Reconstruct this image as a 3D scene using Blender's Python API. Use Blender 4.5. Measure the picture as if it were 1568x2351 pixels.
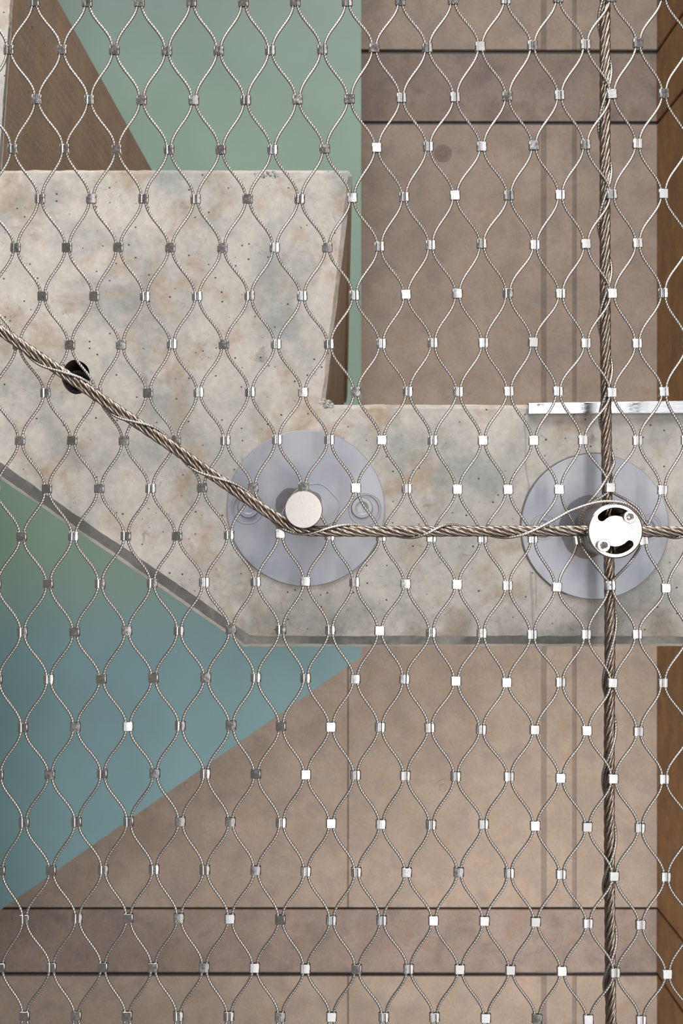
import bpy, math, random
import numpy as np
from mathutils import Vector, noise
from mathutils.geometry import tessellate_polygon
random.seed(7); rng = np.random.default_rng(7)
PI = math.pi
D0 = 1.5; CZ = 1.6; U = 0.0005            # camera to netting, camera height, metres per photo pixel at the netting
for o in list(bpy.data.objects): bpy.data.objects.remove(o)
S = bpy.context.scene; COL = S.collection

# ---------------------------------------------------------------- camera
cam = bpy.data.cameras.new('camera'); co = bpy.data.objects.new('camera', cam); COL.objects.link(co)
co.location = (0, -D0, CZ); co.rotation_euler = (PI/2, 0, 0)
cam.sensor_fit = 'VERTICAL'; cam.sensor_height = 36; cam.lens = 36*D0/(2351*U)
cam.dof.use_dof = True; cam.dof.focus_distance = D0+0.02; cam.dof.aperture_fstop = 16
cam.clip_start = .02
S.camera = co
# ---------------------------------------------------------------- world, lights, exposure
S.view_settings.view_transform = 'Standard'; S.view_settings.look = 'None'
S.view_settings.gamma = 1; S.view_settings.use_curve_mapping = False
S.view_settings.exposure = 0.0
w = bpy.data.worlds.new('world'); S.world = w; w.use_nodes = True
bg = w.node_tree.nodes['Background']; bg.inputs[0].default_value = (.95, .86, .78, 1); bg.inputs[1].default_value = 0.19
def area(name, loc, target, sx, sy, power, color=(1, 1, 1)):
    l = bpy.data.lights.new(name, 'AREA'); l.shape = 'RECTANGLE'; l.size = sx; l.size_y = sy
    l.energy = power; l.color = color
    o = bpy.data.objects.new(name, l); COL.objects.link(o); o.location = loc
    o.rotation_euler = (Vector(target)-Vector(loc)).to_track_quat('-Z', 'Y').to_euler()
    return o
area('daylight_slot', (.60, -3.5, CZ+.05), (.60, 0, CZ+.05), .30, 2.2, 30, (1, .985, .97))
area('daylight_opening', (2.95, -3.6, CZ-.7), (2.95, 0, CZ-.7), 6.1, 4.8, 112, (1, .99, .98))
area('wall_fill_upper', (1.0, 1.0, CZ+2.7), (.2, 3.5, CZ+.3), 1.6, .8, 46, (1, .95, .90))  # unseen fill light, added overhead to brighten the back wall
l = area('wall_fill_lower', (1.15, 1.9, CZ-2.3), (.45, 3.6, CZ-.75), 1.0, .5, 40, (1, .92, .84)); l.data.spread = math.radians(115)  # second unseen fill, added low down to lift the lower back wall
area('front_fill', (-.5, -1.7, CZ+2.7), (-.2, 0, CZ), 3.2, 1.6, 125, (1, .97, .93))  # unseen overhead fill, added to brighten the concrete from the camera side

# ---------------------------------------------------------------- helpers
def P(px, py, d=0.0):
    k = U*(D0+d)/D0
    return Vector(((px-784)*k, d, CZ+(1175.5-py)*k))
def new_obj(name, verts, faces, mat=None, parent=None, smooth=False, midx=None, mats=None):
    me = bpy.data.meshes.new(name)
    off = Vector((0, 0, 0)) if parent is None else world_loc(parent)
    if isinstance(verts, np.ndarray):
        V = verts-np.array(off)
        F = faces
        me.vertices.add(len(V)); me.vertices.foreach_set('co', V.astype(np.float32).ravel())
        n = F.shape[1]
        me.loops.add(F.size); me.loops.foreach_set('vertex_index', F.astype(np.int32).ravel())
        me.polygons.add(len(F)); me.polygons.foreach_set('loop_start', np.arange(0, F.size, n, dtype=np.int32))
        me.update(calc_edges=True); me.validate()
    else:
        me.from_pydata([tuple(Vector(v)-off) for v in verts], [], faces); me.update()
    for m in (mats or ([mat] if mat else [])): me.materials.append(m)
    if midx is not None: me.polygons.foreach_set('material_index', midx)
    me.polygons.foreach_set('use_smooth', [smooth]*len(me.polygons))
    o = bpy.data.objects.new(name, me); COL.objects.link(o)
    if parent is not None: o.parent = parent
    return o
def world_loc(o):
    v = Vector((0, 0, 0))
    while o is not None: v = v+Vector(o.location); o = o.parent
    return v
def tag(o, label=None, cat=None, group=None, kind=None):
    for k, v in (('label', label), ('category', cat), ('group', group), ('kind', kind)):
        if v: o[k] = v
    return o
def empty(name, loc, label, cat, group=None):
    o = bpy.data.objects.new(name, None); COL.objects.link(o); o.location = loc; o.empty_display_size = .05
    return tag(o, label, cat, group)
def smooth_path(pts, step):
    """Catmull-Rom through pts (list of 3-vectors), resampled evenly."""
    p = np.array([tuple(q) for q in pts], float)
    p = np.vstack([2*p[0]-p[1], p, 2*p[-1]-p[-2]])
    out = []
    for i in range(1, len(p)-2):
        a, b, c, d = p[i-1], p[i], p[i+1], p[i+2]
        for t in np.linspace(0, 1, 16, endpoint=False):
            out.append(.5*((2*b)+(-a+c)*t+(2*a-5*b+4*c-d)*t*t+(-a+3*b-3*c+d)*t**3))
    out.append(p[-2])
    return resample(np.array(out), step)
def resample(a, step):
    s = np.concatenate([[0], np.cumsum(np.linalg.norm(np.diff(a, axis=0), axis=1))])
    n = max(2, int(s[-1]/step)+1); t = np.linspace(0, s[-1], n)
    return np.stack([np.interp(t, s, a[:, k]) for k in range(3)], 1)
def frames(p):
    t = np.gradient(p, axis=0); t /= np.linalg.norm(t, axis=1)[:, None]
    n = np.zeros_like(p); ref = np.array([0, 1., 0])
    for i in range(len(p)):                               # transported from the depth axis, pulled back to it slowly
        r = ref-t[i]*ref.dot(t[i]); r /= np.linalg.norm(r); n[i] = r
        ref = r*.85+np.array([0, .15, 0])
    b = np.cross(t, n)
    s = np.concatenate([[0], np.cumsum(np.linalg.norm(np.diff(p, axis=0), axis=1))])
    return t, n, b, s
def lobe_ring(K, per, R, depth=1.):
    rs = math.sin(PI/K)/(1+math.sin(PI/K)); rc = 1-rs
    ang, rad = [], []
    for k in range(K):
        for j in range(per):
            f = -PI/K+2*PI/K*j/per
            ang.append(2*PI*k/K+f); rad.append(R*(rc*math.cos(f)+math.sqrt(max(0, rs*rs-(rc*math.sin(f))**2))))
    rad = np.array(rad); return np.array(ang), R-(R-rad)*depth
def sweep(name, p, K, per, R, lay, mat, parent=None, hand=1, depth=1.):
    t, n, b, s = frames(p)
    ang, rad = lobe_ring(K, per, R, depth) if K else (np.linspace(0, 2*PI, per, endpoint=False), np.full(per, R))
    a = ang[None, :]+(hand*2*PI*s/lay if lay else s*0)[:, None]
    V = p[:, None, :]+rad[None, :, None]*(np.cos(a)[..., None]*n[:, None, :]+np.sin(a)[..., None]*b[:, None, :])
    N, M = a.shape
    i = np.arange(N-1)[:, None]; j = np.arange(M)[None, :]; j2 = (j+1) % M
    F = np.stack([i*M+j, i*M+j2, (i+1)*M+j2, (i+1)*M+j], -1).reshape(-1, 4)
    return new_obj(name, V.reshape(-1, 3), F, mat, parent, smooth=True)
def box(name, lo, hi, mat, parent=None, bev=0.0):
    x0, y0, z0 = lo; x1, y1, z1 = hi
    v = [(x0,y0,z0),(x1,y0,z0),(x1,y1,z0),(x0,y1,z0),(x0,y0,z1),(x1,y0,z1),(x1,y1,z1),(x0,y1,z1)]
    f = [(0,3,2,1),(4,5,6,7),(0,1,5,4),(1,2,6,5),(2,3,7,6),(3,0,4,7)]
    o = new_obj(name, v, f, mat, parent)
    if bev:
        m = o.modifiers.new('bevel', 'BEVEL'); m.width = bev; m.segments = 2
    return o
def circ(cx, cy, r, n=48, ry=None, jit=0, seed=0, a0=0):
    out = []
    for k in range(n):
        a = a0+2*PI*k/n
        q = 1+jit*noise.noise((math.cos(a)*1.7+seed, math.sin(a)*1.7, seed*3.1))
        out.append((cx+r*q*math.cos(a), cy+(ry or r)*q*math.sin(a)))
    return out
def plate(name, outer, holes, d0, d1, mat, parent=None, bev_out=0.0, pts_scaled=True):
    """flat plate: pixel outline and holes, front face at depth d0, back at d1, outer edge chamfered by bev_out px."""
    rings = [outer]+holes
    flat = [q for r in rings for q in r]
    tris = tessellate_polygon([[Vector((x, y, 0)) for x, y in r] for r in rings])
    v = [P(x, y, d0) for x, y in flat]; n0 = len(v)
    k = (D0+d0)/(D0+d1)                                   # keep sides parallel to the depth axis
    def back(x, y, d): s = (D0+d0)/(D0+d); return P(784+(x-784)*s, 1175.5+(y-1175.5)*s, d)
    f = [tuple(t) for t in tris]
    # orient: front normal towards -Y
    ff = []
    for a, b2, c in f:
        nrm = (v[b2]-v[a]).cross(v[c]-v[a])
        ff.append((a, b2, c) if nrm.y < 0 else (a, c, b2))
    base = 0
    for ri, r in enumerate(rings):
        m = len(r); area2 = sum(r[i][0]*r[(i+1) % m][1]-r[(i+1) % m][0]*r[i][1] for i in range(m))
        cx = sum(x for x, y in r)/m; cy = sum(y for x, y in r)/m
        if bev_out:
            mid = []
            for x, y in r:
                L = math.hypot(x-cx, y-cy); g = bev_out if ri == 0 else -bev_out*.6
                mid.append((x+(x-cx)/L*g, y+(y-cy)/L*g))
            i1 = len(v); v += [back(x, y, d0+abs(bev_out)*U*.8) for x, y in mid]
        else: mid = r; i1 = base
        i2 = len(v); v += [back(x, y, d1) for x, y in mid]
        flip = (area2 > 0) ^ (ri > 0)
        for A, B in ((base, i1), (i1, i2)):
            if A == B: continue
            for i in range(m):
                j = (i+1) % m
                q = (A+i, A+j, B+j, B+i)
                ff.append(q if not flip else q[::-1])
        base += m
    o = new_obj(name, v, ff, mat, parent)
    return o
def disc_solid(name, cx, cy, profile, mat, parent=None, n=48, caps=True):
    """lathe about the depth axis; profile = [(radius_m, depth)], centre given as pixel at the first depth."""
    c = P(cx, cy, profile[0][1]); v = []; f = []
    for r, d in profile:
        for k in range(n):
            a = 2*PI*k/n; v.append((c.x+r*math.cos(a), d, c.z+r*math.sin(a)))
    for i in range(len(profile)-1):
        for k in range(n):
            k2 = (k+1) % n; f.append((i*n+k, i*n+k2, (i+1)*n+k2, (i+1)*n+k))
    if caps: f.append(tuple(range(n))[::-1])
    if caps: f.append(tuple(range((len(profile)-1)*n, len(profile)*n)))
    o = new_obj(name, v, f, mat, parent)
    o.data.polygons.foreach_set('use_smooth', [len(p.vertices) == 4 for p in o.data.polygons])
    m = o.modifiers.new('e', 'EDGE_SPLIT'); m.split_angle = math.radians(32)
    return o

# ---------------------------------------------------------------- materials
class NT:
    def __init__(s, name):
        s.m = bpy.data.materials.new(name); s.m.use_nodes = True; s.t = s.m.node_tree; s.b = s.t.nodes['Principled BSDF']
    def n(s, typ, **kw):
        x = s.t.nodes.new(typ)
        for k, v in kw.items():
            if k in x.inputs.keys(): x.inputs[k].default_value = v
            else: setattr(x, k, v)
        return x
    def l(s, a, b): s.t.links.new(a, b)
    def coord(s, scale=(1, 1, 1)):
        c = s.n('ShaderNodeTexCoord'); g = s.n('ShaderNodeNewGeometry'); m = s.n('ShaderNodeMapping'); m.inputs['Scale'].default_value = scale
        s.l(g.outputs['Position'], m.inputs[0]); return m.outputs[0]
    def noise(s, co, scale, detail=4, rough=.5, dist=0):
        x = s.n('ShaderNodeTexNoise'); x.inputs['Scale'].default_value = scale; x.inputs['Detail'].default_value = detail
        x.inputs['Roughness'].default_value = rough; x.inputs['Distortion'].default_value = dist; s.l(co, x.inputs['Vector']); return x.outputs['Fac']
    def ramp(s, fac, stops):
        x = s.n('ShaderNodeValToRGB'); e = x.color_ramp.elements
        while len(e) < len(stops): e.new(.5)
        for i, (p, c) in enumerate(stops):
            e[i].position = p; e[i].color = (c, c, c, 1) if not isinstance(c, tuple) else (*c, 1)
        s.l(fac, x.inputs[0]); return x.outputs[0]
    def mix(s, fac, a, b, mode='MIX'):
        x = s.n('ShaderNodeMix'); x.data_type = 'RGBA'; x.blend_type = mode
        for inp, val in ((x.inputs[0], fac), (x.inputs[6], a), (x.inputs[7], b)):
            if isinstance(val, (int, float)): inp.default_value = val
            elif isinstance(val, tuple): inp.default_value = (*val, 1)
            else: s.l(val, inp)
        return x.outputs[2]
    def bump(s, h, strength, dist=.001, prev=None):
        x = s.n('ShaderNodeBump'); x.inputs['Strength'].default_value = strength; x.inputs['Distance'].default_value = dist
        s.l(h, x.inputs['Height'])
        if prev: s.l(prev, x.inputs['Normal'])
        return x.outputs[0]
def concrete(name, light, dark, warm, cool, pits=True, rough=.8, grime=.35, warm_amt=.6, foot=False):
    k = NT(name); c = k.coord()
    base = k.mix(k.ramp(k.noise(c, 7, 5, .6), [(.35, 0.), (.65, 1.)]), light, dark)
    w_ = k.ramp(k.noise(c, 15, 4, .65, .4), [(.50, 0.), (.66, warm_amt)])
    base = k.mix(w_, base, warm)
    c2 = k.n('ShaderNodeMapping'); c2.inputs['Location'].default_value = (3.1, 1.7, 5.3); k.l(c, c2.inputs[0])
    base = k.mix(k.ramp(k.noise(c2.outputs[0], 11, 4, .6, .3), [(.50, 0.), (.68, .75)]), base, cool)
    fine = k.noise(c, 120, 4, .7)
    base = k.mix(.35, base, k.ramp(fine, [(.3, .35), (.7, .7)]), 'OVERLAY')
    dirt = k.ramp(k.noise(c2.outputs[0], 38, 6, .75, .6), [(.6, 0.), (.75, grime)])
    base = k.mix(dirt, base, (.09, .085, .08))
    if foot:                                               # damp grime collected along the lowest edge
        sp0 = k.n('ShaderNodeSeparateXYZ'); k.l(c, sp0.inputs[0]); mr0 = k.n('ShaderNodeMapRange')
        mr0.inputs['From Min'].default_value = CZ-.070; mr0.inputs['From Max'].default_value = CZ-.155; k.l(sp0.outputs[2], mr0.inputs[0])
        gn = k.ramp(k.noise(c, 22, 5, .65, .3), [(.38, 0.), (.66, .75)])
        base = k.mix(k.mix(1., gn, mr0.outputs[0], 'MULTIPLY'), base, (.20, .20, .18))
        gs = k.ramp(k.noise(c, 75, 5, .8, .2), [(.55, 0.), (.7, .55)])
        base = k.mix(k.mix(1., gs, mr0.outputs[0], 'MULTIPLY'), base, (.10, .10, .095))
    h = k.noise(c, 300, 3, .6)
    if pits:
        v = k.n('ShaderNodeTexVoronoi'); v.inputs['Scale'].default_value = 125; k.l(c, v.inputs['Vector'])
        d_ = k.ramp(v.outputs['Distance'], [(.08, 1.), (.16, 0.)])
        sp = k.n('ShaderNodeSeparateColor'); k.l(v.outputs['Color'], sp.inputs[0])
        sel = k.ramp(sp.outputs[0], [(.74, 0.), (.76, 1.)])
        pit = k.mix(1., d_, sel, 'MULTIPLY')
        v2 = k.n('ShaderNodeTexVoronoi'); v2.inputs['Scale'].default_value = 30; k.l(c, v2.inputs['Vector'])
        d2 = k.ramp(v2.outputs['Distance'], [(.05, 1.), (.085, 0.)])
        sp2 = k.n('ShaderNodeSeparateColor'); k.l(v2.outputs['Color'], sp2.inputs[0])
        pit2 = k.mix(1., d2, k.ramp(sp2.outputs[1], [(.6, 0.), (.62, 1.)]), 'MULTIPLY')
        pit = k.mix(1., pit, pit2, 'ADD')
        base = k.mix(pit, base, (.05, .045, .04))
        inv = k.n('ShaderNodeMath'); inv.operation = 'SUBTRACT'; inv.inputs[0].default_value = 1; k.l(pit, inv.inputs[1])
        nb = k.bump(inv.outputs[0], .8, .0015, k.bump(h, .25, .0006))
    else: nb = k.bump(h, .2, .0006)
    k.l(base, k.b.inputs['Base Color']); k.l(nb, k.b.inputs['Normal']); k.b.inputs['Roughness'].default_value = rough
    return k.m
def metal(name, col, rough=.25, var=.0, brushed=False, metallic=1., nscale=400, bumpv=.1):
    k = NT(name); k.b.inputs['Metallic'].default_value = metallic; k.b.inputs['Base Color'].default_value = (*col, 1)
    c = k.coord((1, 1, 8) if brushed == 'x' else (8, 1, 1) if brushed else (1, 1, 1))
    f = k.noise(c, nscale, 3, .6)
    k.l(k.ramp(f, [(.3, max(.02, rough-.08)), (.7, rough+.1)]), k.b.inputs['Roughness'])
    if bumpv: k.l(k.bump(f, bumpv, .0003), k.b.inputs['Normal'])
    if var:
        oi = k.n('ShaderNodeObjectInfo')
        k.l(k.mix(oi.outputs['Random'], col, tuple(x*(1-var) for x in col)), k.b.inputs['Base Color'])
    return k.m
M = {}
M['concrete'] = concrete('pale_cast_concrete', (.56, .515, .475), (.42, .41, .385), (.35, .255, .17), (.27, .30, .305), grime=.75, warm_amt=.75, foot=True)
M['chamfer'] = concrete('weathered_chamfer', (.27, .265, .255), (.16, .158, .155), (.42, .41, .38), (.13, .145, .12), pits=False, grime=.9, warm_amt=.9)
M['arris'] = concrete('clean_arris', (.72, .68, .62), (.6, .57, .53), (.5, .43, .35), (.5, .5, .5), pits=False, grime=.2)
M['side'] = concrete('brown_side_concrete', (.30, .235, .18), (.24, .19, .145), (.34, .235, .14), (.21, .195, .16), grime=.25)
M['wall'] = concrete('brown_board_concrete', (.36, .30, .255), (.295, .245, .21), (.30, .23, .17), (.25, .215, .20), pits=False, grime=.3)
M['wall_band'] = concrete('dark_board_concrete', (.29, .235, .21), (.22, .18, .165), (.25, .18, .13), (.17, .14, .135), pits=False, grime=.5)
M['seam'] = concrete('board_seam_concrete', (.25, .205, .175), (.20, .165, .145), (.2, .15, .12), (.17, .14, .135), pits=False, grime=.5)
M['rwall'] = concrete('ochre_side_concrete', (.34, .185, .075), (.26, .14, .06), (.42, .24, .10), (.20, .12, .06), pits=False, grime=.3)  # orange-brown concrete, with warm bounced light put into the base colour
M['joint'] = NT('dark_joint').m; M['joint'].node_tree.nodes['Principled BSDF'].inputs['Base Color'].default_value = (.03, .025, .03, 1)
M['hole'] = NT('dark_brown_hole').m; M['hole'].node_tree.nodes['Principled BSDF'].inputs['Base Color'].default_value = (.10, .075, .055, 1)  # hole lining is one even dark brown
k = NT('teal_paint')                                   # colour goes from green to blue down the wall, darker at the left
c = k.coord(); sep = k.n('ShaderNodeSeparateXYZ'); k.l(c, sep.inputs[0])
def mr(sock, a, b):
    x = k.n('ShaderNodeMapRange'); x.inputs['From Min'].default_value = a; x.inputs['From Max'].default_value = b; x.interpolation_type = 'SMOOTHSTEP'
    k.l(sock, x.inputs[0]); return x.outputs[0]
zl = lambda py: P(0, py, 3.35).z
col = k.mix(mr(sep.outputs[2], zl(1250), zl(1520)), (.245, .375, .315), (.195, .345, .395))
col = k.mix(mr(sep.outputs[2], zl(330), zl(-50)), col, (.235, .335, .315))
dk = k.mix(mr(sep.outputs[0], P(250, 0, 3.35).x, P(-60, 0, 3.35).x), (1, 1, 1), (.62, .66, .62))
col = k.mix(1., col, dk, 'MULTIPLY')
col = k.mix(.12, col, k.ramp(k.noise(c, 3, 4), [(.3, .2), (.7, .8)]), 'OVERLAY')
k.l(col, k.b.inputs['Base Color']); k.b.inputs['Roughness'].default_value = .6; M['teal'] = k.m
M['teal_edge'] = NT('teal_edge').m; M['teal_edge'].node_tree.nodes['Principled BSDF'].inputs['Base Color'].default_value = (.2, .25, .22, 1)
M['thin'] = metal('stainless_thin_wire', (.50, .475, .45), .3, bumpv=0)
M['thick'] = metal('stainless_thick_wire', (.31, .26, .22), .22, bumpv=0)
M['core'] = metal('dark_core', (.06, .05, .045), .5, bumpv=0)
M['sleeve'] = metal('tinned_sleeve', (.66, .66, .665), .17, var=.22, nscale=300, bumpv=.15)
M['sleeve_in'] = M['joint']
M['plate'] = metal('dull_grey_steel', (.42, .44, .50), .42, metallic=.55, nscale=60, bumpv=.12)
k = NT('dull_anchor_steel'); c = k.coord()
base = k.mix(k.ramp(k.noise(c, 14, 4, .5, .5), [(.4, 0.), (.7, 1.)]), (.35, .36, .395), (.25, .27, .325))
base = k.mix(k.ramp(k.noise(c, 28, 3, .5), [(.62, 0.), (.8, .6)]), base, (.38, .31, .25))
k.l(base, k.b.inputs['Base Color']); k.b.inputs['Metallic'].default_value = .35; k.b.inputs['Roughness'].default_value = .42
k.l(k.bump(k.noise(c, 90, 3, .6), .15, .0006), k.b.inputs['Normal']); M['plate'] = k.m
M['cap'] = metal('satin_cap_steel', (.46, .457, .45), .2, nscale=500, bumpv=.0)
M['pin'] = metal('brushed_pin_steel', (.50, .475, .455), .33, brushed=True, nscale=150, bumpv=.03)
M['post'] = metal('post_steel', (.42, .36, .31), .25, bumpv=.03)
M['bolt'] = metal('bolt_steel', (.78, .77, .75), .25, bumpv=.03)
M['strip'] = metal('aluminium_strip', (.52, .535, .57), .16, brushed='x', nscale=120, bumpv=.02)
M['grout'] = concrete('dark_grout', (.17, .16, .16), (.12, .125, .14), (.20, .13, .08), (.12, .15, .21), pits=False, rough=.4)
M['sealant'] = concrete('pale_sealant', (.45, .44, .42), (.36, .36, .37), (.35, .28, .2), (.3, .32, .36), pits=False, rough=.45)

# ---------------------------------------------------------------- back wall, right wall, painted wall
DB = 3.6
def wall_pt(px, py): return P(px, py, DB)
wb = box('wall_back', (wall_pt(-500, 0).x, DB+.02, wall_pt(0, 2700).z), (wall_pt(1508, 0).x+.3, DB+.3, wall_pt(0, -500).z), M['joint'])
tag(wb, 'brown board-marked concrete back wall with dark horizontal joints', kind='structure')
def panel(x0, x1, y0, y1, mat, d=0.0, g=2.0):
    a = wall_pt(x0, y1); b = wall_pt(x1, y0)
    box('formwork_panel', (a.x, DB+d, a.z), (b.x, DB+.05, b.z), mat, wb, .002)
g = 3
for (ya, yb) in ((-400, 113), (286, 2083), (2241, 2600)):
    for (xa, xb, d) in ((-450, 797, 0), (797, 800, -2), (800, 1243, .0), (1243, 1254, -2), (1254, 1315, .003), (1315, 1323, -2), (1323, 1512, 0)):
        if d == -2: panel(xa, xb, ya, yb, M['seam'], .004)
        else: panel(xa, xb, ya, yb, M['wall'], d)
for (ya, yb) in ((122, 277), (2089, 2233)): panel(-450, 1512, ya, yb, M['wall_band'], .006)
for (x, y) in ((1017, 352), (432, 1805), (1018, 1810), (447, 2292), (1021, 2302), (433, 352)):
    t = disc_solid('tie_hole', x, y, [(.010, DB-.001), (.014, DB-.003), (.017, DB-.001), (.034, DB-.0015), (.036, DB+.004)], M['seam' if y < 400 else 'wall'], wb, 28)
wr_x = wall_pt(1508, 0).x
wr = box('wall_right', (wr_x+.02, -.6, wall_pt(0, 2700).z), (wr_x+.25, DB+.25, wall_pt(0, -500).z), M['joint'])
tag(wr, 'ochre brown concrete side wall running back on the right', kind='structure')
for (ya, yb) in ((-400, 113), (122, 277), (286, 2083), (2090, 2233), (2241, 2600)):
    a = wall_pt(0, yb); b = wall_pt(0, ya)
    box('formwork_panel', (wr_x, -.5, a.z), (wr_x+.05, DB+.04, b.z), M['rwall'], wr, .004)
DT = 3.32
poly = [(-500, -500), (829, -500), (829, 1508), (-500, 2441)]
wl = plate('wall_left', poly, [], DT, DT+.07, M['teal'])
tag(wl, 'smooth painted wall, green above and blue below, ending in a sloping lower edge', kind='structure')

# ---------------------------------------------------------------- concrete stair stringer and the step block above it
DC = .085
inner = [(-300, 397), (794, 397), (799, 405), (737, 920), (745, 938), (1900, 938), (1900, 1460), (572, 1460), (548, 1439), (-300, 855)]
outer = [(-300, 388), (800, 388), (808, 402), (746, 915), (756, 929), (1900, 929), (1900, 1480), (560, 1480), (533, 1456), (-300, 888)]
lip =   [(-300, 387), (801, 387), (809, 401), (747, 914), (757, 928), (1900, 928), (1900, 1485), (557, 1486), (528, 1462), (-300, 896)]
def dense(a, per=70):
    out = []; amp = []
    for i in range(len(a)):
        p, q = a[i], a[(i+1) % len(a)]
        for k in range(per): out.append((p[0]+(q[0]-p[0])*k/per, p[1]+(q[1]-p[1])*k/per))
    return out
def rough(a, s, amp):
    return [(x+amp*(noise.noise((x*.02, y*.02, s))+.6*noise.noise((x*.13, y*.13, s))), y+amp*(noise.noise((x*.02, y*.02, s+9))+.6*noise.noise((x*.13, y*.13, s+4)))) for x, y in a]
I, O, Lp = rough(rough(dense(inner), 1, 2.5), 2, 0), rough(dense(outer), 2, 2.0), rough(dense(lip), 3, 1.0)
hole = circ(174, 866, 33, 36, 39, .06, 4)
back_map = {}
def persp(x, y, d, d_from=DC):
    s = (D0+d_from)/(D0+d); return P(784+(x-784)*s, 1175.5+(y-1175.5)*s, d)
def block(name, I, O, Lp, holes, d_back, top_n):
    v = []; f = []; mi = []
    n = len(I)
    flat = I+[q for h in holes for q in h]
    tris = tessellate_polygon([[Vector((x, y, 0)) for x, y in r] for r in [I]+holes])
    v += [P(x, y, DC) for x, y in flat]
    for a, b, c in tris:
        nrm = (v[b]-v[a]).cross(v[c]-v[a]); f.append((a, b, c) if nrm.y < 0 else (a, c, b)); mi.append(0)
    iO = len(v); v += [persp(x, y, DC+.007) for x, y in O]
    iL = len(v); v += [persp(x, y, DC+.010) for x, y in Lp]
    iB = len(v)
    v += [persp(x+(14 if (790 < x < 830 and y < 460) else 0)*1.0, y, d_back) for x, y in Lp]
    for A, B, mt in ((0, iO, 1), (iO, iL, 2), (iL, iB, 3)):
        for i in range(n):
            j = (i+1) % n
            low = (I[i][1] > 1000 and i >= 84) or i >= 84
            m = mt
            if mt == 1 and i < top_n: m = 0
            f.append((A+i, B+i, B+j, A+j)); mi.append(m)
    f.append(tuple(range(iB, iB+n))); mi.append(3)
    o = n
    for h in holes:
        m = len(h); ib = len(v); v += [persp(x+4, y-3, DC+.16) for x, y in h]
        for i in range(m):
            j = (i+1) % m; f.append((o+i, o+j, ib+j, ib+i)); mi.append(4)
        f.append(tuple(range(ib, ib+m))); mi.append(4); o += m
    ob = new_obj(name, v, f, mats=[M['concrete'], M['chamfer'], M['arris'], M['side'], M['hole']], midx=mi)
    return ob
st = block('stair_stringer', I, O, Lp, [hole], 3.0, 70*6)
tag(st, 'big pale stained cast concrete stair stringer with stepped top and sloping underside', 'stair stringer')
# conduit sleeve inside the hole and its rusty lip
disc_solid('conduit_sleeve', 180, 878, [(.0112, DC+.02), (.0140, DC+.012), (.0145, DC+.10), (.0105, DC+.10), (.0112, DC+.02)], M['bolt'], st, 30, False)
upI = dense([(-300, -170), (35, -170), (-3, 386), (-300, 386)]); upO = dense([(-300, -172), (37, -172), (-1, 386), (-300, 386)])
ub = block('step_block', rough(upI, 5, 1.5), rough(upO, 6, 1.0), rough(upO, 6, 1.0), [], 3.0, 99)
tag(ub, 'brown-sided concrete step block at the top left corner above the stringer', 'step block')
# sealed cracks
def bead(pts, w, name='sealant_bead'):
    p = smooth_path([P(x, y, DC-.0002) for x, y in pts], .004)
    for i in range(len(p)):
        p[i] += .0006*np.array([noise.noise((i*.35, 0, w)), 0, noise.noise((0, i*.35, w))])
    return sweep(name, p, 0, 6, w, 0, M['sealant'], st)
bead([(1203, 952), (1207, 1010), (1206, 1060), (1211, 1095), (1214, 1118), (1206, 1140)], .0008)
bead([(1218, 1310), (1222, 1380), (1225, 1440), (1226, 1462)], .0012)
bead([(1228, 1310), (1231, 1350), (1230, 1400)], .0006)
bead([(1346, 955), (1330, 950), (1318, 956)], .0016)
# spalled stones along the top edge
for (cx, cy, n_) in ((617, 401, 26), (752, 930, 26), (745, 922, 12)):
    for k_ in range(n_):
        a = random.uniform(0, 2*PI); r_ = random.random()**.6
        x = cx+r_*(34 if cx == 617 else 11)*math.cos(a); y = cy+r_*(8 if cx == 617 else 10)*math.sin(a)
        rad = random.uniform(.0008, .0024)
        cpt = P(x, y, DC+.0004); vv = []; seg = 6
        vv.append((cpt.x, cpt.y-rad*.7, cpt.z))
        for q in range(seg):
            b_ = 2*PI*q/seg; rr = rad*random.uniform(.7, 1.2); vv.append((cpt.x+rr*math.cos(b_), cpt.y-rad*.25, cpt.z+rr*math.sin(b_)))
        for q in range(seg):
            b_ = 2*PI*q/seg; rr = rad*1.3; vv.append((cpt.x+rr*math.cos(b_), cpt.y+rad*.6, cpt.z+rr*math.sin(b_)))
        ff = [(0, 1+(q+1) % seg, 1+q) for q in range(seg)]+[(1+q, 1+(q+1) % seg, 1+seg+(q+1) % seg, 1+seg+q) for q in range(seg)]
        new_obj('spalled_stone', vv, ff, random.choice([M['concrete'], M['sealant'], M['chamfer']]), st)

# aluminium strip on the stringer
a = P(1213, 950.5, .074); b = P(1900, 923, .074)
def quadbox(name, q, d0, d1, mat):
    v = [P(x, y, d0) for x, y in q]+[persp(x, y, d1, d0) for x, y in q]
    o = new_obj(name, v, [(0, 1, 2, 3), (4, 7, 6, 5), (0, 4, 5, 1), (1, 5, 6, 2), (2, 6, 7, 3), (3, 7, 4, 0)], mat)
    m = o.modifiers.new('bevel', 'BEVEL'); m.width = .0008; m.segments = 2
    return o
sp = quadbox('metal_strip', [(1213, 950.5), (1700, 948), (1700, 918), (1213, 925)], .074, .0846, M['strip'])
tag(sp, 'bright aluminium flat strip lying along the stringer top at the right', 'metal strip')

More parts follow.
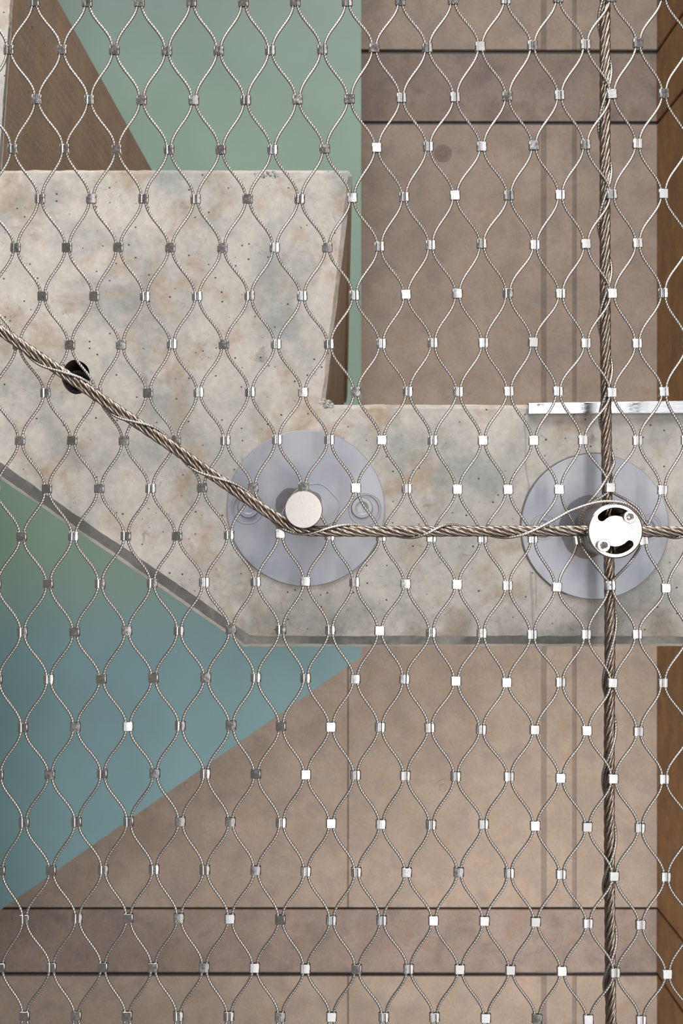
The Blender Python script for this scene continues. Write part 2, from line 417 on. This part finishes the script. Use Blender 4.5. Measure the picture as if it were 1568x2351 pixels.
# ---------------------------------------------------------------- anchors
def hexbolt(name, cx, cy, R, d, h, mat, parent, n=32):
    """socket cap screw: head disc with a hexagonal recess."""
    c = P(cx, cy, d); v = []; f = []
    def ring(r, dd, hexa=False, rot=.3):
        i0 = len(v)
        for k in range(n):
            a = 2*PI*k/n; rr = r
            if hexa:
                aa = (a+rot) % (PI/3)-PI/6; rr = r*math.cos(PI/6)/math.cos(aa)
            v.append((c.x+rr*math.cos(a), dd, c.z+rr*math.sin(a)))
        return i0
    rs = [ring(R, d+h), ring(R, d+R*.10), ring(R*.92, d), ring(R*.62, d), ring(R*.60, d+.0002), ring(R*.52, d+.0006, True), ring(R*.50, d+h*.7, True), ring(.0001, d+h*.9)]
    for A, B in zip(rs, rs[1:]):
        for k in range(n):
            k2 = (k+1) % n; f.append((A+k, B+k, B+k2, A+k2))
    f.append(tuple(range(rs[0], rs[0]+n)))
    o = new_obj(name, v, f, mat, parent); o.data.polygons.foreach_set('use_smooth', [True]*len(f))
    m = o.modifiers.new('e', 'EDGE_SPLIT'); m.split_angle = math.radians(30)
    return o
mm = .001
# left: plate, two countersunk bolts, pin
A1 = empty('pin_anchor', P(701, 1167, DC), 'round grey steel anchor plate with a capped pin that bends the sloping rope', 'anchor')
pd = DC-.004
o = plate('anchor_plate', circ(702, 1167, 180, 96, 178), [circ(568, 1166, 33, 32), circ(838, 1169, 33, 32)], pd, DC+.004, M['plate'], A1, 1.5)
for (hx, hy, bx_, by_) in ((568, 1166, 570, 1165), (838, 1169, 831, 1166)):
    r = 33*U*(D0+pd)/D0
    cup = disc_solid('bolt_recess', hx, hy, [(r*1.03, pd+.0005), (r*1.0, pd+.0032), (r*.1, pd+.0034)], M['plate'], A1, 32, False)
    hexbolt('bolt', bx_, by_, 25*U*1.05, pd+.0004, .0025, M['plate'], A1)
    # ring of raised sealant round the recess
    p = np.array([tuple(P(x, y, pd)) for x, y in circ(hx, hy, 37, 48, None, .05, hx)]+[tuple(P(x, y, pd)) for x, y in circ(hx, hy, 37, 48, None, .05, hx)][:1])
    sweep('sealant_ring', p, 0, 6, .0007, 0, M['plate'], A1)
out = circ(718, 1166, 64, 60, 52, .25, 12)
p = np.array([tuple(P(x, y, pd)) for x, y in out+out[:1]])
sweep('sealant_ring', p, 0, 6, .0009, 0, M['sealant'], A1)
plate('grout_ring', circ(688, 1158, 52, 60, 40, .22, 3), [], pd-.0006, pd+.001, M['grout'], A1)
rp = 43.5*U*(D0-.028)/D0
disc_solid('pin', 697, 1170, [(rp-.004, -.014), (rp-.004, DC)], M['post'], A1, 48)
disc_solid('pin_cap', 697, 1170, [(rp-.0008, -.028), (rp, -.0272), (rp, -.018), (rp-.003, -.0165), (rp-.003, -.013)], M['pin'], A1, 64)
# right: plate, two bolts, post with slotted cap
A2 = empty('cross_clamp', P(1366, 1209, DC), 'round grey steel plate and post with slotted cap clamping the crossing ropes', 'clamp')
plate('anchor_plate', circ(1366, 1209, 168, 96, 166), [], pd, DC+.004, M['plate'], A2, 1.5)
p = np.array([tuple(P(x, y, DC-.0005)) for x, y in circ(1366, 1209, 171, 96, 169, .012, 8)[30:75]])
sweep('sealant_ring', p, 0, 6, .0012, 0, M['grout'], A2)
for bx_ in (1247, 1489):
    hexbolt('bolt', bx_, 1210, 25*U*1.05, pd-.0012, .002, M['plate'], A2)
    ring_ = circ(bx_, 1210, 29, 40); p = np.array([tuple(P(x, y, pd)) for x, y in ring_+ring_[:1]])
    sweep('sealant_ring', p, 0, 6, .0004, 0, M['plate'], A2)
plate('grout_ring', circ(1352, 1208, 66, 60, 72, .16, 5), [], pd-.0008, pd+.001, M['grout'], A2)
df = -.030; rc_ = 63.5*U*(D0+df)/D0
cc = (1413, 1219)
def arc_slot(a0, a1, rm, hw):
    pts = []; n = 16
    for k in range(n+1):
        a = math.radians(a0+(a1-a0)*k/n); pts.append((cc[0]+(rm+hw)*math.cos(a), cc[1]-(rm+hw)*math.sin(a)))
    for k in range(1, 8):
        a = math.radians(a1)+PI*k/8; pts.append((cc[0]+rm*math.cos(math.radians(a1))+hw*math.cos(a), cc[1]-rm*math.sin(math.radians(a1))-hw*math.sin(a)))
    for k in range(n+1):
        a = math.radians(a1+(a0-a1)*k/n); pts.append((cc[0]+(rm-hw)*math.cos(a), cc[1]-(rm-hw)*math.sin(a)))
    for k in range(1, 8):
        a = math.radians(a0)+PI+PI*k/8; pts.append((cc[0]+rm*math.cos(math.radians(a0))+hw*math.cos(a), cc[1]-rm*math.sin(math.radians(a0))-hw*math.sin(a)))
    return pts
plate('cap', circ(cc[0], cc[1], 60.5, 96), [arc_slot(46, 135, 44.5, 9.5), arc_slot(230, 317, 44.5, 9.0)], df, df+.009, M['cap'], A2, 2.6)
disc_solid('cap_collar', cc[0], cc[1], [(rc_*.985, df+.0093), (rc_, df+.0095), (rc_, df+.016), (rc_*.93, df+.0165), (rc_*.93, df+.0093)], M['cap'], A2, 64, False)
o = disc_solid('post', cc[0], cc[1], [(rc_*.88, df+.0095), (rc_*.975, df+.0095), (rc_*.975, df+.03), (rc_*.95, df+.031), (rc_*.95, DC+.002), (rc_*.85, DC+.002), (rc_*.86, df+.012), (rc_*.88, df+.0095)], M['post'], A2, 64, False)
disc_solid('post_floor', cc[0], cc[1], [(rc_*.9, .045), (rc_*.9, .05)], M['post'], A2, 48)
hexbolt('bolt', 1446.5, 1187, 14.6*U*.98, df-.004, .02, M['bolt'], A2)
hexbolt('bolt', 1386.5, 1252.5, 15*U*.98, df-.008, .024, M['bolt'], A2)

# ---------------------------------------------------------------- thick ropes
RH = 12.6*U
def thick_rope(name, pts, d, label, lay=176):
    path = smooth_path([P(x, y, d) for x, y in pts], .0016)
    root = empty(name, tuple(path[0]), label, 'rope')
    t, n, b, s = frames(path)
    rs = RH/3; rc = RH*2/3
    for k_ in range(6):
        a = 2*PI*s/(lay*U)+k_*PI/3
        q = path+rc*(np.cos(a)[:, None]*n+np.sin(a)[:, None]*b)
        sweep('strand', q, 11, 3, rs*1.03, 190*U, M['thick'], root, hand=1, depth=.75)
    sweep('core', path[::4], 0, 8, rs*.95, 0, M['core'], root)
    return path
HD, VD = -.0105, .0105
hp = [(-110, 683), (0, 758), (128, 845), (255, 931), (400, 1029), (500, 1099), (600, 1167), (652, 1199), (682, 1213), (712, 1219), (755, 1219.5), (900, 1220), (1100, 1219.5), (1345, 1219), (1568, 1221), (1690, 1221)]
vp = [(1389, -60), (1389, 300), (1389, 600), (1391, 900), (1394, 1130), (1399, 1330), (1400, 1500), (1398.5, 1750), (1400, 2100), (1403, 2420)]
HP = thick_rope('sloping_rope', hp, HD, 'thick stranded steel rope sloping down from the left, round the pin, then level')
VP = thick_rope('upright_rope', vp, VD, 'thick stranded steel rope running straight up and down through the clamp')

# ---------------------------------------------------------------- thin lacing wound round the thick ropes
RT = 3.35*U; LAY = 46*U; RW = RH+RT*.75
def px_of(p): return 784+p[0]/(U*(D0+p[1])/D0), 1175.5-(p[2]-CZ)/(U*(D0+p[1])/D0)
def wound(path, table, key, sgn, ds=1):
    xs = np.array([px_of(p)[key] for p in path]); T = np.array(table, float)
    sel = (xs >= T[0, 0]) & (xs <= T[-1, 0]); q = path[sel]; x = xs[sel]
    if key == 1: pass
    ph = np.interp(x, T[:, 0], T[:, 1])*PI
    t = np.gradient(q, axis=0); t /= np.linalg.norm(t, axis=1)[:, None]
    up = np.cross(t, np.array([0, 1., 0]))*sgn
    dep = np.array([0, 1., 0])
    return q+RW*(np.cos(ph)[:, None]*up+ds*np.sin(ph)[:, None]*dep)
# along the sloping rope: even = above, odd = below, in front while going from below to above
tabH = [(-100, -.7), (-20, 0), (89, 1), (195, 2), (268, 3), (357, 4), (445, 5), (551, 6), (655, 7), (806, 8), (944, 9), (1034, 10), (1159, 11), (1215, 11.45)]
h1 = wound(HP, tabH, 0, 1)
tail = [P(x, y, d) for x, y, d in ((1254, 1204, -.016), (1303, 1176, -.012), (1340, 1161, -.008), (1375, 1152, -.008), (1410, 1150, -.008), (1447, 1160, -.008), (1470, 1180, -.006), (1481, 1203, -.002))]
h2 = wound(HP, [(1500, .35), (1549, 1), (1620, 2), (1680, 2.9)], 0, 1)
allp = resample(np.vstack([h1[::6], np.array([tuple(q) for q in tail]), h2[::6]]), .0015)
allp = smooth_path([tuple(q) for q in allp[::8]], .0019)
o = sweep('lacing_rope', allp, 7, 3, RT, LAY, M['thin'], depth=.8)
tag(o, 'thin steel cable wound in a spiral around the sloping rope and over the clamp', 'cable')
tabV = [(-55, -1.85), (40, -1), (155, 0), (285, 1), (385, 2), (510, 3), (612, 4), (735, 5), (840, 6), (955, 7), (1052, 8), (1085, 8.25)]
v1 = wound(VP, tabV, 1, 1, -1)
mid = [P(x, y, d) for x, y, d in ((1381, 1118, -.006), (1351, 1153, -.004), (1334, 1180, .0), (1329, 1205, .004), (1331, 1235, .006), (1341, 1262, .0), (1380, 1314, .0), (1391, 1333, .002))]
v2 = wound(VP, [(1368, 1.45), (1415, 2), (1560, 3), (1665, 4), (1783, 5), (1915, 6), (2030, 7), (2141, 8), (2255, 9), (2400, 10.2)], 1, 1, -1)
if v1[0][2] < v1[-1][2]: v1 = v1[::-1]
allp = np.vstack([v1[::6], np.array([tuple(q) for q in mid]), v2[::6]])
allp = smooth_path([tuple(q) for q in allp], .0019)
o = sweep('lacing_rope', allp, 7, 3, RT, LAY, M['thin'], depth=.8)
tag(o, 'thin steel cable wound in a spiral around the upright rope', 'cable')

# ---------------------------------------------------------------- rope netting
rows = {
0: [(79,4),(200,5),(320,5),(440,5),(559,5),(678,4),(797,4),(919,2),(1040,0),(1161,-1),(1281,-4),(1404,-6),(1523,-9)],
1: [(20.5,114.5),(142.5,114.5),(262.5,115),(383,117),(502,116.5),(620.5,116),(740,114),(859,110.5),(981,110),(1102.5,107.5),(1222.5,104.5),(1344,102.5),(1464.5,99)],
2: [(84.5,228),(205,229.5),(325,230),(445,230.5),(564,230),(683,229),(802,227.5),(921.5,225),(1044.5,223.5),(1164.5,221.5),(1284.5,219),(1405,216.5),(1524,215)],
3: [(29,342),(148,341.5),(268,343.5),(388,344),(507,344.5),(626,344),(745.5,342),(864.5,339.5),(983,337),(1106,337),(1225.5,334.5),(1344,332.5),(1463,330.5)],
4: [(92,456.5),(209.5,456.5),(329.5,456.5),(449,457.5),(568.5,457),(688,457),(808.5,454.5),(927.5,452.5),(1044.5,449),(1168,449),(1286,447.5),(1405,446.5),(1522.5,445.5)],
5: [(36,568.5),(154,568.5),(271.5,567.5),(391,568.5),(510.5,569.5),(630.5,568.5),(751,568.5),(871,566.5),(988.5,563),(1106,560),(1228,562.5),(1345,560.5),(1463.5,558.5)],
6: [(98,680),(216.5,680),(333,680.5),(452.5,680),(573,679),(693.5,680),(813.5,678.5),(932,676.5),(1050,674.5),(1166,673),(1287,674.5),(1405.5,674),(1522,673)],
7: [(41,792),(160.5,791.5),(278,791.5),(395,790.5),(514,791),(634,790.5),(755.5,790),(875,788.5),(993.5,787.5),(1110,787.5),(1224,786),(1345,788.5),(1462.5,788.5)],
8: [(104.5,902),(223,901.5),(340,902),(456,901),(574.5,900),(696,900.5),(816.5,899.5),(936,899),(1052,899.5),(1168,899),(1281,898.5),(1404.5,901),(1524,899.5)],
9: [(46.5,1011.5),(166,1011.5),(284.5,1012),(403.5,1011),(517.5,1011),(636,1009),(756,1009.5),(876.5,1010),(993.5,1011),(1108.5,1011.5),(1225,1011.5),(1338,1010.5),(1463.5,1011.5)],
10: [(108,1122),(228,1121.5),(346,1121.5),(464,1120),(581,1119),(696.5,1118),(817,1120.5),(934,1121.5),(1050,1123.5),(1166,1124),(1283.5,1124),(1401,1119.5),(1521,1124.5)],
11: [(50,1231.5),(169,1231),(289,1230.5),(406.5,1230.5),(526,1228),(643.5,1225),(757,1229),(875,1232),(990.5,1234),(1107.5,1235),(1223,1236),(1329,1239),(1477,1240)],
12: [(111,1340),(230,1339.5),(349.5,1339),(469,1336.5),(587,1335),(701.5,1334.5),(814,1336.5),(931.5,1340),(1049,1341.5),(1165,1344.5),(1278,1347.5),(1401.5,1344),(1529,1350)],
13: [(51.5,1451),(171.5,1450.5),(291,1448),(411,1447.5),(530.5,1445.5),(645,1445),(758.5,1446),(871.5,1447.5),(989.5,1451.5),(1106,1453.5),(1221.5,1456.5),(1345.5,1456),(1462.5,1455.5)],
14: [(112,1559),(233,1559),(352.5,1556.5),(472.5,1555.5),(587.5,1555.5),(701.5,1556.5),(815.5,1558.5),(929,1559),(1046.5,1563),(1163,1566.5),(1287,1566),(1406,1567.5),(1521.5,1567.5)],
15: [(53,1670),(173,1669),(294,1667.5),(414,1666),(530.5,1665),(645,1667.5),(759.5,1668.5),(872.5,1669),(986.5,1670.5),(1104.5,1674.5),(1227.5,1675),(1347,1677),(1465.5,1679)],
16: [(114.5,1778),(235,1776),(355.5,1775.5),(471.5,1775.5),(587.5,1777),(702,1778),(816,1779),(930.5,1780.5),(1046,1782),(1168.5,1782.5),(1287,1786),(1407.5,1787.5),(1524.5,1788.5)],
17: [(55.5,1888.5),(176,1887),(295.5,1886),(414,1886),(529,1887),(645.5,1888.5),(760,1890),(874.5,1892),(989.5,1893),(1110,1892),(1228.5,1895.5),(1348,1898),(1469,1900.5)],
18: [(117.5,1998.5),(237,1996.5),(354,1996),(470.5,1997),(587,1998),(702,2000.5),(818,2001.5),(933.5,2002.5),(1053,2002),(1169,2004),(1288,2007),(1409.5,2011),(1528.5,2012.5)],
19: [(56,2109.5),(177.5,2108),(294.5,2107.5),(411,2107.5),(528,2109),(643.5,2111),(760.5,2112.5),(876,2112.5),(995,2113),(1112,2114),(1229.5,2116),(1349.5,2119.5),(1470.5,2122.5)],
20: [(118,2220.5),(236,2220),(351.5,2220.5),(469,2221),(584.5,2221.5),(701,2223.5),(819,2224.5),(938,2224),(1055.5,2225),(1172,2226.5),(1290,2229),(1412,2232.5),(1531.5,2235.5)],
21: [(56.5,2332),(175,2332),(292,2332),(409,2332.5),(525.5,2332.5),(643,2334),(761,2334),(881,2334.5),(997.5,2335),(1115,2337),(1232.5,2338.5),(1350.5,2340),(1472,2342)]}
# grooved (1) or plain (0) face of each sleeve, as far as the photograph shows
face = {0:'1111011111111',1:'1101111010111'[:13],2:'0100100111101'[:13],3:'1101010010011'[:13],4:'1011010101110'[:13],5:'1000010111101'[:13],
6:'0011111001101',7:'1001011111011'[:13],8:'1101100111111',9:'0000111010011'[:13],10:'0010000100001',11:'0110101111111'[:13],12:'0111101001010'[:13],
13:'1001011011111'[:13],14:'1000110100101'[:13],15:'1001000111001'[:13],16:'0101001111001',17:'1110010011001'[:13],18:'0111011001101'[:13],19:'1100001100011'[:13],20:'1000000100010',21:'0001100110001'[:13]}
G = {}
for r_, L in rows.items():
    for i, p in enumerate(L): G[r_, i] = np.array(p, float)
    if r_ % 2 == 0:
        p = L[0]; left = {10: -11, 12: -9, 14: -6, 16: -3, 18: 1, 20: 1}.get(r_, p[0]-120)
        G[r_, -1] = np.array((left, p[1]+.5))
    else:
        nx = {9: 1575, 11: 1581, 7: 1579}.get(r_, L[-1][0]+118.5); G[r_, 13] = np.array((nx, L[-1][1]-1.))
for i in range(0, 14): G[-1, i] = 2*G[1, i]-G[3, i]
for i in range(-1, 13): G[22, i] = 2*G[20, i]-G[18, i]
net = empty('rope_netting', P(784, 2420, 0), 'diamond netting of thin stainless cable joined by small bright crimped sleeves', 'netting')
def depth_at(p):
    if abs(p[0]-1330) < 3 and abs(p[1]-1239) < 5: return .012
    return .0008*math.sin(p[0]*.011)+.0006*math.sin(p[1]*.017)
OFF = 5.6; HH = 10.2
override = {('A', 11, 10): [(1352, 1160, .006), (1336, 1190, .010)], ('B', 12, 10): [(1440, 1149, .008), (1467, 1169, .008), (1482, 1203, .006)],
            ('A', 11, 11): [(1362, 1293, .006)], ('B', 12, 11): [(1447, 1290, .008)]}
def zig(kind, i):
    pts = []
    for r_ in range(-1, 23):
        if kind == 'A': key = (r_, i); side = 1 if r_ % 2 else -1
        else: key = (r_, i-1) if r_ % 2 == 0 else (r_, i); side = 1 if r_ % 2 == 0 else -1
        g_ = G[key]; d = depth_at(g_); x = g_[0]+side*OFF
        nodes = [(x, g_[1]-HH, d), (x, g_[1]+HH, d)]
        if pts:
            x0, y0, d0 = pts[-1]; x1, y1, d1 = nodes[0]
            ov = override.get((kind, i, r_-1))
            if ov: pts += ov
            else:
                dy = y1-y0; h = .36*dy; lean = .07*(x1-x0)
                jx = random.uniform(-1.2, 1.2)
                for t in np.linspace(0, 1, 13)[1:-1]:
                    b0, b1, b2, b3 = (1-t)**3, 3*t*(1-t)**2, 3*t*t*(1-t), t**3
                    pts.append((b0*x0+b1*(x0+lean)+b2*(x1-lean)+b3*x1+jx*math.sin(PI*t), b0*y0+b1*(y0+h)+b2*(y1-h)+b3*y1, d0+(d1-d0)*t))
        pts += nodes
    P3 = np.array([tuple(P(*q)) for q in pts])
    P3 = smooth_path([tuple(q) for q in P3], .0020)
    sweep('cable', P3, 7, 3, RT, LAY, M['thin'], net, depth=.8)
for i in range(0, 13): zig('A', i)
for i in range(0, 14): zig('B', i)
# sleeves
def sleeve_mesh(grooved):
    W, Dp, H, Rx = 12.3*U, 4.9*U, 10.4*U, 3.0*U
    prof = []
    n = 7
    for sx in (1, -1):
        for k_ in range(n+1):
            a = -PI/2+PI*k_/n if sx == 1 else PI/2+PI*k_/n
            prof.append((sx*(W-Rx)+Rx*math.cos(a), Dp*math.sin(a)))
        if grooved:
            s2 = 1 if sx == 1 else -1
            prof += [(s2*W*.36, s2*Dp*1.08), (s2*W*.17, s2*Dp*.98), (s2*.05*W, s2*Dp*.5), (-s2*W*.05, s2*Dp*.5), (-s2*W*.17, s2*Dp*.98), (-s2*W*.36, s2*Dp*1.08)]
        else:
            s2 = 1 if sx == 1 else -1
            prof += [(s2*W*.2, s2*Dp*1.03), (-s2*W*.2, s2*Dp*1.03)]
    v = []; f = []; m = len(prof)
    lv = [(-H, .86), (-H+.0003, 1.), (H-.0003, 1.), (H, .86)]
    for z, s_ in lv: v += [(x*(1-(1-s_)*.4), y*s_, z) for x, y in prof]
    for z in (-H, H): v += [(x*.84, y*.62, z*1.0) for x, y in prof]
    for z in (-H, H): v += [(x*.80, y*.58, z*.6) for x, y in prof]
    def band(A, B, flip=False):
        for k_ in range(m):
            k2 = (k_+1) % m; q = (A*m+k_, A*m+k2, B*m+k2, B*m+k_); f.append(q[::-1] if flip else q)
    band(0, 1); band(1, 2); band(2, 3); nb = len(f)
    band(4, 0); band(3, 5); band(6, 4); band(5, 7); 
    me = bpy.data.meshes.new('crimp_sleeve'); me.from_pydata(v, [], f); me.materials.append(M['sleeve']); me.materials.append(M['sleeve_in'])
    for i_, p_ in enumerate(me.polygons):
        kk = i_-m; p_.use_smooth = m <= i_ < 2*m and (kk < n or m//2 <= kk < m//2+n)
        if i_ >= nb+2*m: p_.material_index = 1
    me.update(); return me
SM = [sleeve_mesh(False), sleeve_mesh(True)]
base = world_loc(net)
for (r_, i), g_ in sorted(G.items()):
    if not (-14 < g_[0] < 1582 and -14 < g_[1] < 2365): continue
    fc = face.get(r_, ''); gi = int(fc[i]) if 0 <= i < len(fc) else random.randint(0, 1)
    if 0 > i: gi = 0
    o = bpy.data.objects.new('crimp_sleeve', SM[gi]); COL.objects.link(o); o.parent = net
    o.location = P(g_[0], g_[1], depth_at(g_))-base
    tilt = random.gauss(0, .012); 
    if (r_, i) == (11, 12): tilt = -.16
    if (r_, i) == (11, 11): tilt = -.16
    if (r_, i) == (12, 10): tilt = .06
    o.rotation_euler = (random.gauss(0, .035), tilt, random.gauss(0, .05))
